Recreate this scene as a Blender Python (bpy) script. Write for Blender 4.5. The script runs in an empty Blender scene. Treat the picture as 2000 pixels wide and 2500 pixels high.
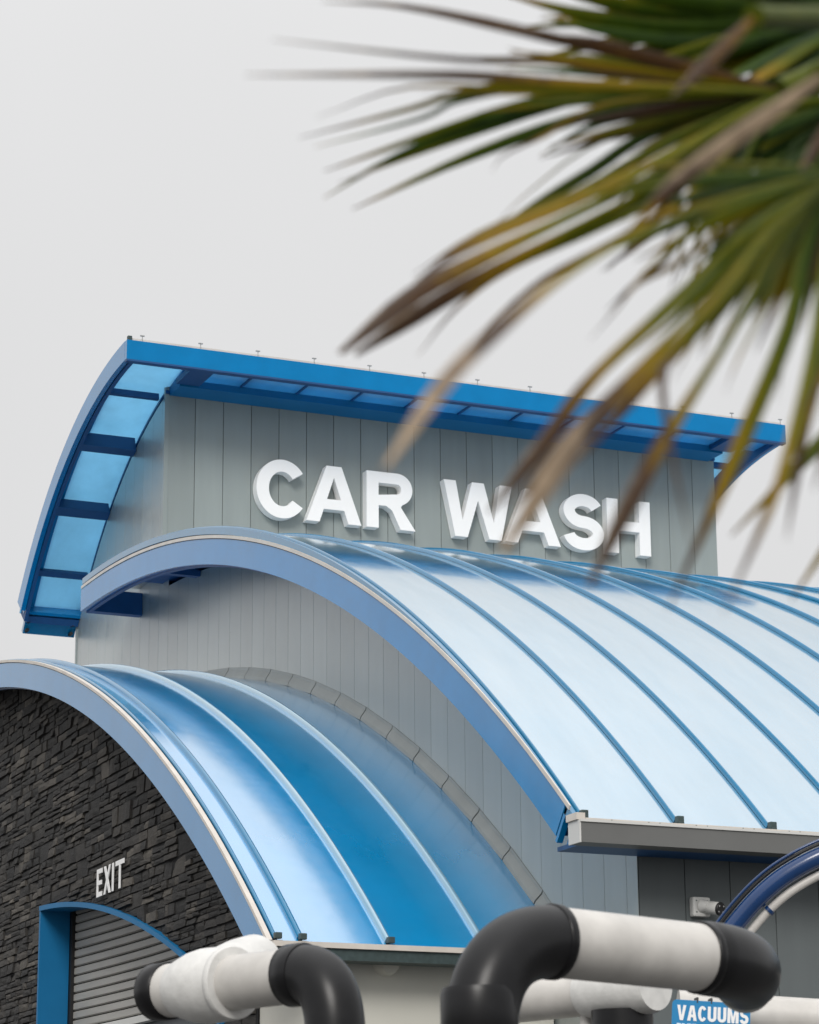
import bpy, bmesh, math, random
from mathutils import Vector, Matrix
random.seed(7)
S = bpy.context.scene
COL = S.collection

# ------------------------------------------------------------------ camera
F_PX, YAW, PITCH, ROLL = 6460.85, 0.40891613, 0.27296794, -0.00783584   # recovered from the photo's vanishing points
CAM = Vector((0, 0, 1.5))
cy, sy, cp, sp, cr, sr = math.cos(YAW), math.sin(YAW), math.cos(PITCH), math.sin(PITCH), math.cos(ROLL), math.sin(ROLL)
_right = Vector((cy, -sy, 0)); _fh = Vector((sy, cy, 0)); _z = Vector((0, 0, 1))
FWD = cp * _fh + sp * _z
_down = sp * _fh - cp * _z
IMX = cr * _right - sr * _down
IMY = sr * _right + cr * _down
cam_d = bpy.data.cameras.new('camera'); cam = bpy.data.objects.new('camera', cam_d); COL.objects.link(cam)
m = Matrix.Identity(4)
for i in range(3):
    m[i][0], m[i][1], m[i][2], m[i][3] = IMX[i], -IMY[i], -FWD[i], CAM[i]
cam.matrix_world = m
cam_d.sensor_fit = 'VERTICAL'; cam_d.sensor_height = 36.0; cam_d.lens = F_PX / 2500 * 36
cam_d.clip_start = 0.05; cam_d.clip_end = 3000
cam_d.dof.use_dof = True; cam_d.dof.focus_distance = 18.5; cam_d.dof.aperture_fstop = 6.0
cam_d.dof.aperture_blades = 9
S.camera = cam

# ------------------------------------------------------------------ world, sun, exposure
SUN_EL, SUN_AZ = math.radians(34), math.radians(-150)     # azimuth from +Y towards +X
w = bpy.data.worlds.new('World'); S.world = w; w.use_nodes = True
nt = w.node_tree; nt.nodes.clear()
out = nt.nodes.new('ShaderNodeOutputWorld'); bg = nt.nodes.new('ShaderNodeBackground')
sky = nt.nodes.new('ShaderNodeTexSky'); sky.sky_type = 'NISHITA'; sky.sun_disc = False
sky.sun_elevation = SUN_EL; sky.sun_rotation = SUN_AZ; sky.air_density = 1.0; sky.dust_density = 5.0
hs = nt.nodes.new('ShaderNodeHueSaturation'); hs.inputs['Saturation'].default_value = 0.25
mx = nt.nodes.new('ShaderNodeMix'); mx.data_type = 'RGBA'; mx.inputs['Factor'].default_value = 0.93
tc = nt.nodes.new('ShaderNodeTexCoord'); sep = nt.nodes.new('ShaderNodeSeparateXYZ')
nz = nt.nodes.new('ShaderNodeTexNoise'); nz.inputs['Scale'].default_value = 2.4; nz.inputs['Detail'].default_value = 3
mr = nt.nodes.new('ShaderNodeMapRange'); mr.inputs['From Min'].default_value = 0.0; mr.inputs['From Max'].default_value = 1.0
mr.inputs['To Min'].default_value = 7.55; mr.inputs['To Max'].default_value = 19.0   # an overcast sky is brightest overhead
mn = nt.nodes.new('ShaderNodeMapRange'); mn.inputs['From Min'].default_value = 0.3; mn.inputs['From Max'].default_value = 0.7
mn.inputs['To Min'].default_value = 0.955; mn.inputs['To Max'].default_value = 1.04
mu = nt.nodes.new('ShaderNodeMath'); mu.operation = 'MULTIPLY'
cmb = nt.nodes.new('ShaderNodeVectorMath'); cmb.operation = 'SCALE'; cmb.inputs[0].default_value = (0.995, 0.995, 1.0)
L = nt.links.new
L(tc.outputs['Generated'], sep.inputs[0]); L(tc.outputs['Generated'], nz.inputs['Vector'])
sq = nt.nodes.new('ShaderNodeMath'); sq.operation = 'POWER'; sq.inputs[1].default_value = 3.4; sq.use_clamp = True
zc_ = nt.nodes.new('ShaderNodeMath'); zc_.operation = 'MAXIMUM'; zc_.inputs[1].default_value = 0.0
L(sep.outputs['Z'], zc_.inputs[0]); L(zc_.outputs[0], sq.inputs[0]); L(sq.outputs[0], mr.inputs['Value']); L(nz.outputs['Fac'], mn.inputs['Value'])
L(mr.outputs[0], mu.inputs[0]); L(mn.outputs[0], mu.inputs[1]); L(mu.outputs[0], cmb.inputs['Scale'])
L(sky.outputs[0], hs.inputs['Color']); L(hs.outputs[0], mx.inputs[6]); L(cmb.outputs[0], mx.inputs[7])
L(mx.outputs[2], bg.inputs['Color']); bg.inputs['Strength'].default_value = 0.076
L(bg.outputs[0], out.inputs['Surface'])

sd = bpy.data.lights.new('sun', 'SUN'); sun = bpy.data.objects.new('sun', sd); COL.objects.link(sun)
sd.energy = 1.35; sd.angle = math.radians(22); sd.color = (1.0, 0.965, 0.92)
sdir = Vector((math.sin(SUN_AZ) * math.cos(SUN_EL), math.cos(SUN_AZ) * math.cos(SUN_EL), math.sin(SUN_EL)))
sun.rotation_euler = sdir.to_track_quat('Z', 'Y').to_euler(); sun.location = (0, -5, 30)
S.view_settings.view_transform = 'Standard'; S.view_settings.look = 'None'
S.view_settings.exposure = 0.4; S.view_settings.gamma = 1.0
try: S.view_settings.use_curve_mapping = False
except Exception: pass
S.cycles.max_bounces = 8; S.cycles.diffuse_bounces = 3; S.cycles.glossy_bounces = 4; S.cycles.transmission_bounces = 6
S.cycles.transparent_max_bounces = 8; S.cycles.use_denoising = True

# ------------------------------------------------------------------ pixel helpers (2000 x 2500 photograph pixels)
def ray(px, py):
    return FWD + IMX * ((px - 1000) / F_PX) + IMY * ((py - 1250) / F_PX)
def dep(px, py, D): return CAM + ray(px, py) * D
def onp(px, py, ax, val):
    d = ray(px, py); return CAM + d * ((val - CAM[ax]) / d[ax])
def proj(P):
    d = Vector(P) - CAM; z = d.dot(FWD)
    return 1000 + F_PX * d.dot(IMX) / z, 1250 + F_PX * d.dot(IMY) / z

# ------------------------------------------------------------------ materials
def newmat(name):
    mt = bpy.data.materials.new(name); mt.use_nodes = True
    n = mt.node_tree; b = n.nodes['Principled BSDF']; return mt, n, b
def noise(n, scale, detail=4, rough=0.55, coord='Object', vec=None):
    t = n.nodes.new('ShaderNodeTexCoord'); x = n.nodes.new('ShaderNodeTexNoise')
    x.inputs['Scale'].default_value = scale; x.inputs['Detail'].default_value = detail; x.inputs['Roughness'].default_value = rough
    if vec:
        mp = n.nodes.new('ShaderNodeMapping'); mp.inputs['Scale'].default_value = vec
        n.links.new(t.outputs[coord], mp.inputs[0]); n.links.new(mp.outputs[0], x.inputs['Vector'])
    else: n.links.new(t.outputs[coord], x.inputs['Vector'])
    return x
def ramp(n, src, stops):
    r = n.nodes.new('ShaderNodeValToRGB'); e = r.color_ramp.elements
    while len(e) < len(stops): e.new(0.5)
    for el, (p, c) in zip(e, stops): el.position = p; el.color = (*c, 1) if len(c) == 3 else c
    n.links.new(src, r.inputs[0]); return r
def bump(n, b, src, strength, dist):
    k = n.nodes.new('ShaderNodeBump'); k.inputs['Strength'].default_value = strength; k.inputs['Distance'].default_value = dist
    n.links.new(src, k.inputs['Height']); n.links.new(k.outputs[0], b.inputs['Normal']); return k
def plain(name, col, rough=0.5, metal=0.0, var=0.12, scale=3.0, coat=0.0, vec=None, bmp=0.0, spec=0.5, rndvar=0.0):
    mt, n, b = newmat(name)
    x = noise(n, scale, vec=vec)
    lo = tuple(c * (1 - var) for c in col); hi = tuple(min(1, c * (1 + var)) for c in col)
    r = ramp(n, x.outputs['Fac'], [(0.25, lo), (0.75, hi)])
    src = r.outputs[0]
    if rndvar:
        oi = n.nodes.new('ShaderNodeObjectInfo'); mp = n.nodes.new('ShaderNodeMapRange')
        mp.inputs['To Min'].default_value = 1 - rndvar; mp.inputs['To Max'].default_value = 1 + rndvar
        n.links.new(oi.outputs['Random'], mp.inputs['Value'])
        sc = n.nodes.new('ShaderNodeVectorMath'); sc.operation = 'SCALE'
        n.links.new(src, sc.inputs[0]); n.links.new(mp.outputs[0], sc.inputs['Scale']); src = sc.outputs[0]
    n.links.new(src, b.inputs['Base Color'])
    b.inputs['Roughness'].default_value = rough; b.inputs['Metallic'].default_value = metal
    b.inputs['Specular IOR Level'].default_value = spec
    if coat: b.inputs['Coat Weight'].default_value = coat; b.inputs['Coat Roughness'].default_value = 0.08
    if bmp: bump(n, b, x.outputs['Fac'], bmp, 0.01)
    return mt
def glossmix(name, build_base, f0, power, grough, gcol=(1, 1, 1), wav=0.0, streak=0.0):
    """a base shader under a reflective film whose reflectance climbs towards grazing"""
    mt = bpy.data.materials.new(name); mt.use_nodes = True; n = mt.node_tree; n.nodes.clear()
    o = n.nodes.new('ShaderNodeOutputMaterial')
    base = build_base(n)
    g = n.nodes.new('ShaderNodeBsdfGlossy'); g.inputs['Roughness'].default_value = grough; g.inputs['Color'].default_value = (*gcol, 1)
    lw = n.nodes.new('ShaderNodeLayerWeight'); lw.inputs['Blend'].default_value = 0.5
    pw = n.nodes.new('ShaderNodeMath'); pw.operation = 'POWER'; pw.inputs[1].default_value = power
    n.links.new(lw.outputs['Facing'], pw.inputs[0])
    mr = n.nodes.new('ShaderNodeMapRange'); mr.inputs['To Min'].default_value = f0; mr.inputs['To Max'].default_value = 0.97
    n.links.new(pw.outputs[0], mr.inputs['Value'])
    fac = mr.outputs[0]
    if streak:
        sx = noise(n, 1.1, 7, 0.6, vec=(4, 0.9, 0.9)); sm = n.nodes.new('ShaderNodeMapRange'); sm.inputs['From Min'].default_value = 0.3; sm.inputs['From Max'].default_value = 0.7
        sm.inputs['To Min'].default_value = 1 - streak; sm.inputs['To Max'].default_value = 1 + streak * 0.4; n.links.new(sx.outputs['Fac'], sm.inputs['Value'])
        sk = n.nodes.new('ShaderNodeMath'); sk.operation = 'MULTIPLY'; sk.use_clamp = True; n.links.new(fac, sk.inputs[0]); n.links.new(sm.outputs[0], sk.inputs[1]); fac = sk.outputs[0]
    ms = n.nodes.new('ShaderNodeMixShader'); n.links.new(fac, ms.inputs[0])
    n.links.new(base.outputs[0], ms.inputs[1]); n.links.new(g.outputs[0], ms.inputs[2]); n.links.new(ms.outputs[0], o.inputs[0])
    x = noise(n, 14, 4, 0.6); rr = n.nodes.new('ShaderNodeMapRange')
    rr.inputs['To Min'].default_value = grough * 0.6; rr.inputs['To Max'].default_value = grough * 1.5
    n.links.new(x.outputs['Fac'], rr.inputs['Value']); n.links.new(rr.outputs[0], g.inputs['Roughness'])
    if wav:
        x2 = noise(n, 2.2, 2, 0.5); k = n.nodes.new('ShaderNodeBump'); k.inputs['Strength'].default_value = wav; k.inputs['Distance'].default_value = 0.02
        n.links.new(x2.outputs['Fac'], k.inputs['Height']); n.links.new(k.outputs[0], g.inputs['Normal'])
    return mt
def dif(col, var=0.1, scale=4.0):
    def f(n):
        d = n.nodes.new('ShaderNodeBsdfDiffuse'); x = noise(n, scale)
        r = ramp(n, x.outputs['Fac'], [(0.25, tuple(c * (1 - var) for c in col)), (0.75, tuple(min(1, c * (1 + var)) for c in col))])
        n.links.new(r.outputs[0], d.inputs['Color']); return d
    return f
def trans(col, dcol):
    def f(n):
        t = n.nodes.new('ShaderNodeBsdfTranslucent'); x = noise(n, 2.6, 7, 0.65, vec=(1, 1, 0.5))
        r = ramp(n, x.outputs['Fac'], [(0.28, tuple(c * 0.90 for c in col)), (0.62, tuple(min(1, c * 1.06) for c in col))]); n.links.new(r.outputs[0], t.inputs['Color'])
        d = n.nodes.new('ShaderNodeBsdfDiffuse'); d.inputs['Color'].default_value = (*dcol, 1)
        a = n.nodes.new('ShaderNodeMixShader'); a.inputs[0].default_value = 0.12
        n.links.new(t.outputs[0], a.inputs[1]); n.links.new(d.outputs[0], a.inputs[2]); return a
    return f
M = {}
def panel_base(n):
    d = n.nodes.new('ShaderNodeBsdfDiffuse'); x = noise(n, 1.3, vec=(6, 6, 0.6))
    r = ramp(n, x.outputs['Fac'], [(0.25, (0.27, 0.305, 0.298)), (0.75, (0.302, 0.34, 0.332))])
    oi = n.nodes.new('ShaderNodeObjectInfo'); mp = n.nodes.new('ShaderNodeMapRange'); mp.inputs['To Min'].default_value = 0.92; mp.inputs['To Max'].default_value = 1.06
    n.links.new(oi.outputs['Random'], mp.inputs['Value']); sc = n.nodes.new('ShaderNodeVectorMath'); sc.operation = 'SCALE'
    n.links.new(r.outputs[0], sc.inputs[0]); n.links.new(mp.outputs[0], sc.inputs['Scale']); n.links.new(sc.outputs[0], d.inputs['Color']); return d
M['panel'] = glossmix('grey_metal_panel', panel_base, 0.02, 2.9, 0.34, (1, 0.985, 0.96))
M['panelshade'] = plain('shade_darkened_wall_panel', (0.125, 0.142, 0.145), 0.5, 0.0, 0.06, 1.3, vec=(6, 6, 0.6), rndvar=0.05, spec=0.3)  # grey panel colour darkened to carry the shade under the eave
M['bluematte'] = plain('matt_blue_paint', (0.003, 0.135, 0.315), 0.55, var=0.08, spec=0.3)
M['joint'] = plain('dark_joint', (0.05, 0.055, 0.058), 0.7)
M['blue'] = glossmix('blue_paint', dif((0.002, 0.185, 0.44), 0.08), 0.012, 3.3, 0.16, (0.97, 0.985, 1.0), streak=0.06)
M['bluedark'] = plain('dark_blue_paint', (0.003, 0.064, 0.20), 0.45, var=0.12)
M['roofpale'] = glossmix('pale_opal_polycarbonate_roof', dif((0.015, 0.20, 0.36), 0.08, 2.0), 0.37, 1.9, 0.11, (0.98, 1.0, 1.0), wav=0.08, streak=0.07)
M['roof'] = glossmix('blue_polycarbonate_roof', dif((0.003, 0.285, 0.60), 0.08, 2.0), 0.22, 2.1, 0.13, (1.0, 1.0, 1.0), wav=0.06, streak=0.06)
M['rib'] = glossmix('blue_rib_cap', dif((0.002, 0.165, 0.33), 0.06), 0.03, 2.8, 0.16)
M['ribpale'] = glossmix('pale_rib_cap', dif((0.16, 0.34, 0.46), 0.06), 0.12, 2.2, 0.2)
M['canopy'] = glossmix('translucent_blue_sheet', trans((0.43, 0.72, 0.89), (0.06, 0.35, 0.7)), 0.03, 3.0, 0.15)
M['cream'] = plain('cream_trim', (0.62, 0.575, 0.52), 0.5, var=0.1, scale=8)
M['silver'] = plain('pale_gutter_metal', (0.60, 0.60, 0.58), 0.45, 0.0, 0.06)
M['gutter'] = plain('grey_gutter', (0.135, 0.137, 0.133), 0.45, 0.0, 0.06)
M['flash'] = plain('grey_flashing', (0.29, 0.31, 0.30), 0.5, 0.0, 0.08, 5)
M['fix'] = plain('pale_fixing', (0.36, 0.36, 0.35), 0.5)
M['wallcream'] = plain('cream_wall', (0.60, 0.59, 0.53), 0.7, 0.0, 0.06, 2.0, bmp=0.05)
M['clamp'] = plain('dark_clamp', (0.05, 0.075, 0.075), 0.5, 0.3, 0.25, 30)
M['letter'] = plain('white_letter_face', (0.93, 0.93, 0.92), 0.38, 0.0, 0.03, 2)
M['print'] = plain('white_print', (0.85, 0.85, 0.85), 0.5, 0.0, 0.02, 2)
M['signblue'] = plain('sign_blue', (0.01, 0.21, 0.46), 0.35, 0.0, 0.05, 3)
M['slat'] = plain('grey_door_slat', (0.36, 0.35, 0.325), 0.45, 0.0, 0.10, 3, vec=(1, 1, 8))
M['black'] = plain('black_rubber', (0.012, 0.012, 0.013), 0.5, 0.0, 0.3, 9)
M['blackpipe'] = plain('black_pipe_fitting', (0.007, 0.007, 0.008), 0.33, 0.0, 0.4, 9, bmp=0.05, spec=0.32)
M['pvc'] = plain('white_pipe', (0.56, 0.54, 0.51), 0.36, 0.0, 0.16, 6, spec=0.5, bmp=0.04)
M['pvcwhite'] = plain('white_coupling', (0.66, 0.655, 0.635), 0.45, 0.0, 0.12, 14, spec=0.5, bmp=0.35)
M['navy'] = plain('navy_gloss_tube', (0.006, 0.038, 0.135), 0.22, 0.0, 0.15, 6, coat=0.6)
M['camwhite'] = plain('camera_white', (0.62, 0.62, 0.60), 0.5, 0.0, 0.05, 9)
M['led'] = plain('led_lens', (0.5, 0.5, 0.5), 0.2)
M['asphalt'] = plain('concrete', (0.075, 0.074, 0.072), 0.9, 0.0, 0.35, 1.5, bmp=0.2)
M['inside'] = plain('dim_interior', (0.12, 0.13, 0.14), 0.8)
M['backing'] = plain('dark_mortar', (0.01, 0.01, 0.011), 0.95)
M['trunk'] = plain('palm_trunk_fibre', (0.09, 0.06, 0.035), 0.9, 0.0, 0.5, 14, bmp=0.6)
def stone_mat():
    mt, n, b = newmat('charcoal_ledgestone')
    x = noise(n, 7, 8, 0.65); oi = n.nodes.new('ShaderNodeObjectInfo')
    at = n.nodes.new('ShaderNodeAttribute'); at.attribute_name = 'tone'
    r = ramp(n, x.outputs['Fac'], [(0.28, (0.55, 0.55, 0.55)), (0.72, (1.35, 1.33, 1.3))])
    t = ramp(n, at.outputs['Fac'], [(0.0, (0.012, 0.012, 0.0125)), (0.45, (0.023, 0.022, 0.0212)), (0.75, (0.043, 0.0395, 0.0355)), (1.0, (0.10, 0.091, 0.079))])
    mm = n.nodes.new('ShaderNodeMix'); mm.data_type = 'RGBA'; mm.blend_type = 'MULTIPLY'; mm.inputs[0].default_value = 1
    n.links.new(t.outputs[0], mm.inputs[6]); n.links.new(r.outputs[0], mm.inputs[7]); n.links.new(mm.outputs[2], b.inputs['Base Color'])
    b.inputs['Roughness'].default_value = 0.75
    y = noise(n, 26, 8, 0.7, vec=(1, 1, 2.5)); bump(n, b, y.outputs['Fac'], 0.7, 0.015); return mt
M['stone'] = stone_mat()
def leaf_mat():
    mt, n, b = newmat('palm_leaf')
    at = n.nodes.new('ShaderNodeAttribute'); at.attribute_name = 'tint'          # 0 = fresh green ... 1 = dead
    x = noise(n, 38, 3, 0.6, vec=(1, 1, 1)); ad = n.nodes.new('ShaderNodeMath'); ad.operation = 'MULTIPLY_ADD'
    ad.inputs[1].default_value = 0.22; n.links.new(x.outputs['Fac'], ad.inputs[0])
    sb = n.nodes.new('ShaderNodeMath'); sb.operation = 'SUBTRACT'; sb.inputs[1].default_value = 0.11
    n.links.new(at.outputs['Fac'], sb.inputs[0]); n.links.new(sb.outputs[0], ad.inputs[2])
    r = ramp(n, ad.outputs[0], [(0.0, (0.008, 0.026, 0.005)), (0.22, (0.040, 0.080, 0.004)), (0.42, (0.150, 0.145, 0.004)), (0.58, (0.27, 0.165, 0.006)),
                                (0.74, (0.075, 0.036, 0.012)), (0.86, (0.06, 0.038, 0.026)), (1.0, (0.36, 0.27, 0.18))])
    n.links.new(r.outputs[0], b.inputs['Base Color']); b.inputs['Roughness'].default_value = 0.45; b.inputs['Specular IOR Level'].default_value = 0.22
    t = n.nodes.new('ShaderNodeBsdfTranslucent'); n.links.new(r.outputs[0], t.inputs['Color'])
    ms = n.nodes.new('ShaderNodeMixShader'); ms.inputs[0].default_value = 0.22
    n.links.new(b.outputs[0], ms.inputs[1]); n.links.new(t.outputs[0], ms.inputs[2])
    n.links.new(ms.outputs[0], n.nodes['Material Output'].inputs[0]); return mt
M['leaf'] = leaf_mat()

# ------------------------------------------------------------------ object helpers
def mesh(name, V, Fc, mat, parent=None, smooth=False, attr=None):
    me = bpy.data.meshes.new(name); me.from_pydata([tuple(v) for v in V], [], Fc)
    if smooth: me.polygons.foreach_set('use_smooth', [True] * len(me.polygons))
    if attr:
        a = me.attributes.new(attr[0], 'FLOAT', 'POINT'); a.data.foreach_set('value', attr[1])
    me.materials.append(M[mat]); me.update()
    o = bpy.data.objects.new(name, me); COL.objects.link(o)
    if parent: o.parent = parent
    return o
def empty(name, loc=(0, 0, 0)):
    o = bpy.data.objects.new(name, None); COL.objects.link(o); o.location = loc; o.empty_display_size = 0.2; return o
def tag(o, label, cat, group=None):
    o['label'] = label; o['category'] = cat
    if group: o['group'] = group
    return o
def keep(o, parent):
    """parent without moving (the parent's own transform is a plain location)"""
    o.parent = parent; o.matrix_parent_inverse = Matrix.Translation(-Vector(parent.location)); return o
def box_geo(x0, x1, y0, y1, z0, z1, bev=0.0):
    if bev <= 0:
        V = [(x, y, z) for x in (x0, x1) for y in (y0, y1) for z in (z0, z1)]
        return V, [(0, 1, 3, 2), (4, 6, 7, 5), (0, 4, 5, 1), (2, 3, 7, 6), (0, 2, 6, 4), (1, 5, 7, 3)]
    bm = bmesh.new(); bmesh.ops.create_cube(bm, size=1)
    for v in bm.verts: v.co = Vector(((x0 + x1) / 2 + v.co.x * (x1 - x0), (y0 + y1) / 2 + v.co.y * (y1 - y0), (z0 + z1) / 2 + v.co.z * (z1 - z0)))
    bmesh.ops.bevel(bm, geom=bm.edges[:], offset=bev, segments=2, affect='EDGES', profile=0.6)
    V = [v.co.copy() for v in bm.verts]; bm.verts.index_update(); Fc = [tuple(v.index for v in f.verts) for f in bm.faces]; bm.free(); return V, Fc
def box(name, x0, x1, y0, y1, z0, z1, mat, parent=None, bev=0.0):
    return mesh(name, *box_geo(x0, x1, y0, y1, z0, z1, bev), mat, parent)
def join(*geos):
    V, Fc = [], []
    for v, f in geos:
        o = len(V); V += list(v); Fc += [tuple(i + o for i in q) for q in f]
    return V, Fc
def sweep_geo(c, profile, t0, t1, n, closed=True, caps=True):
    """profile = [(x, r)...] swept round (cY, cZ); t = angle from vertical, positive towards the camera side"""
    V, Fc = [], []; k = len(profile); m_ = k if closed else k - 1
    for e in range(m_):
        a, b = profile[e], profile[(e + 1) % k]; base = len(V)
        for i in range(n + 1):
            t = t0 + (t1 - t0) * i / n; s_, c_ = math.sin(t), math.cos(t)
            for (x, r) in (a, b): V.append((x, c[0] - r * s_, c[1] + r * c_))
        for i in range(n): Fc.append((base + 2 * i, base + 2 * i + 1, base + 2 * i + 3, base + 2 * i + 2))
    if caps and closed:
        for t, rev in ((t0, False), (t1, True)):
            base = len(V); s_, c_ = math.sin(t), math.cos(t)
            for (x, r) in profile: V.append((x, c[0] - r * s_, c[1] + r * c_))
            q = tuple(range(base, base + k)); Fc.append(q if rev else q[::-1])
    return V, Fc
def sweep(name, c, profile, t0, t1, n, mat, parent=None):
    o = mesh(name, *sweep_geo(c, profile, t0, t1, n), mat, parent, smooth=True)
    bm = bmesh.new(); bm.from_mesh(o.data); bmesh.ops.recalc_face_normals(bm, faces=bm.faces)
    bm.to_mesh(o.data); bm.free(); return o
def rect(x0, x1, r0, r1): return [(x0, r0), (x1, r0), (x1, r1), (x0, r1)]
def th(c, R, Y): return math.asin((c[0] - Y) / R)
def zc(c, R, Y): return c[1] + math.sqrt(R * R - (c[0] - Y) ** 2)
def tube_geo(path, rad, n=24, caps=True):
    P = [Vector(p) for p in path]; R_ = rad if isinstance(rad, (list, tuple)) else [rad] * len(P)
    V, Fc = [], []; T = []
    for i in range(len(P)):
        d = (P[min(i + 1, len(P) - 1)] - P[max(i - 1, 0)]); T.append(d.normalized())
    u = T[0].orthogonal().normalized()
    for i, p in enumerate(P):
        u = (u - T[i] * u.dot(T[i])).normalized(); v = T[i].cross(u)
        for k in range(n):
            a = 2 * math.pi * k / n; V.append(p + (u * math.cos(a) + v * math.sin(a)) * R_[i])
    for i in range(len(P) - 1):
        for k in range(n):
            Fc.append((i * n + k, i * n + (k + 1) % n, (i + 1) * n + (k + 1) % n, (i + 1) * n + k))
    if caps:
        for i, rev in ((0, True), (len(P) - 1, False)):
            base = len(V); V += [V[i * n + k].copy() for k in range(n)]
            q = tuple(range(base, base + n)); Fc.append(q[::-1] if rev else q)
    return V, Fc
def tube(name, path, rad, mat, parent=None, n=24):
    return mesh(name, *tube_geo(path, rad, n), mat, parent, smooth=True)
def prism_yz(name, poly, x0, x1, mat, parent=None):
    k = len(poly); V = [(x0, y, z) for y, z in poly] + [(x1, y, z) for y, z in poly]
    Fc = [tuple(range(k))[::-1], tuple(range(k, 2 * k))] + [(i, (i + 1) % k, k + (i + 1) % k, k + i) for i in range(k)]
    return mesh(name, V, Fc, mat, parent)

# ------------------------------------------------------------------ dimensions (metres; X runs along the tunnel, Y away from the camera side)
XT, YT, YREAR, XTR = 7.124, 22.041, 24.73, 12.87           # tower: side wall, front wall, rear, right end
PW = 0.2735                                               # panel width
C1, R1, X1 = (22.462, -6.718), 12.996, 5.216              # low vault over the exit
C2, R2, X2 = (22.63, -7.72), 15.13, 6.567                 # tall vault (its fascia)
CV, RV = (22.63, -7.30), 14.76                            # tall vault (its roof skin)
CC, RC, XC = (21.23, 4.70), 4.60, 6.507                   # tower canopy
XW, YV1 = 5.53, 14.30                                     # stone exit wall, cream side wall
YF2 = 13.235                                              # front wall under the tall vault

g = mesh('ground', [(-600, -600, 0), (600, -600, 0), (600, 600, 0), (-600, 600, 0)], [(0, 1, 2, 3)], 'asphalt'); g['kind'] = 'structure'

B = empty('car_wash_building')
tag(B, 'grey panelled car wash with blue barrel vault roofs, raised tower and dark stone exit wall', 'building')

# ---- hidden cores
def arc_poly(c, R, ya, yb, n=40): return [(ya + (yb - ya) * i / n, zc(c, R, ya + (yb - ya) * i / n)) for i in range(n + 1)]
prism_yz('tall_hall_core', [(13.27, 0.0)] + arc_poly(C2, R2 - 0.16, 13.27, 31.9) + [(31.9, 0.0)], XT + 0.03, 20.0, 'joint', B)
cpoly = arc_poly(CC, RC - 0.16, YT + 0.03, 24.69, 14)
tw = prism_yz('tower_wall', [(YT + 0.03, 6.4)] + cpoly + [(24.69, 6.4)], XT + 0.032, XTR - 0.03, 'joint', B)
prism_yz('low_hall_core', [(14.42, 0.0)] + arc_poly(C1, R1 - 0.13, 14.42, 30.4) + [(30.4, 0.0)], 5.9, XT - 0.01, 'inside', B)

# ---- gable / tower side wall of vertical panels (plane X = XT)
gw = prism_yz('gable_wall', [(YF2 + 0.01, 0.0), (YF2 + 0.01, zc(C2, R2 - 0.16, YF2 + 0.01) - 0.02)] + arc_poly(C2, R2 - 0.17, 13.4, 22.05, 24) + cpoly[1:] + [(24.69, 0.0)], XT + 0.014, XT + 0.031, 'joint', B)
def wall_panel_x(ya, yb, zb, top, parent):
    """one panel in the plane X = XT between two joints, chamfered long edges, top following a curve"""
    a, b, ch = ya + 0.0008, yb - 0.0008, 0.0015
    n = 4; ys = [a, a + ch] + [a + ch + (b - a - 2 * ch) * i / n for i in range(1, n)] + [b - ch, b]
    xs = [XT + 0.002] + [XT] * (len(ys) - 2) + [XT + 0.002]
    V = []; k = len(ys)
    for y, x in zip(ys, xs): V += [(x, y, zb), (x, y, top(y))]
    Fc = [(2 * i, 2 * i + 1, 2 * i + 3, 2 * i + 2) for i in range(k - 1)]
    return mesh('panel', V, Fc, 'panel', parent)
y = 24.583 - 0.004
edges = [YREAR, 24.583]
while edges[-1] > YF2 + PW: edges.append(edges[-1] - PW)
edges.append(YF2)
for b_, a_ in zip(edges[:-1], edges[1:]):
    top = (lambda yy: zc(CC, RC - 0.15, min(yy, 24.75))) if (a_ + b_) / 2 > YT else (lambda yy: zc(C2, R2 - 0.15, yy))
    if a_ < YT < b_:
        wall_panel_x(a_, b_, 0.0, lambda yy: 7.30, gw); wall_panel_x(YT, b_, 7.3005, lambda yy: zc(CC, RC - 0.15, yy), gw)
    else: wall_panel_x(a_, b_, 0.0, top, gw)
box('corner_trim', XT - 0.012, XT + 0.03, YREAR - 0.005, YREAR + 0.02, 0, 8.1, 'panel', gw)
# ---- tower front wall panels (plane Y = YT) and lower front wall (plane Y = YF2)
def wall_panel_y(xa, xb, zb, zt, yp, parent):
    a, b, ch = xa + 0.0015, xb - 0.0015, 0.002
    pts = [(a, yp + 0.006), (a + ch, yp), (b - ch, yp), (b, yp + 0.006)]
    V = []
    for x, yy in pts: V += [(x, yy, zb), (x, yy, zt)]
    return mesh('panel', V, [(2 * i, 2 * i + 2, 2 * i + 3, 2 * i + 1) for i in range(3)], 'panel', parent)
xs = [XT + 0.012, 7.415]
while xs[-1] < XTR - PW: xs.append(xs[-1] + PW)
xs.append(XTR)
for a_, b_ in zip(xs[:-1], xs[1:]): wall_panel_y(a_, b_, 6.5, 9.17, YT, tw)
box('corner_trim', XT - 0.006, XT + 0.034, YT - 0.006, YT + 0.03, 7.47, 9.16, 'panel', tw)
box('side_panel', XTR - 0.028, XTR, YT + 0.01, YREAR - 0.4, 6.5, 8.3, 'panel', tw)
lw_ = box('lower_front_wall', XT + 0.03, 20.0, YF2 + 0.014, YF2 + 0.033, 0, 3.72, 'joint', B)
xs = [XT + 0.005, 7.428]
while xs[-1] < 11.5: xs.append(xs[-1] + 0.2955)
for a_, b_ in zip(xs[:-1], xs[1:]): wall_panel_y(a_, b_, 0.0, 3.72, YF2, lw_).data.materials[0] = M['panelshade']  # lower panels take the grey with the eave shade painted in

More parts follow.
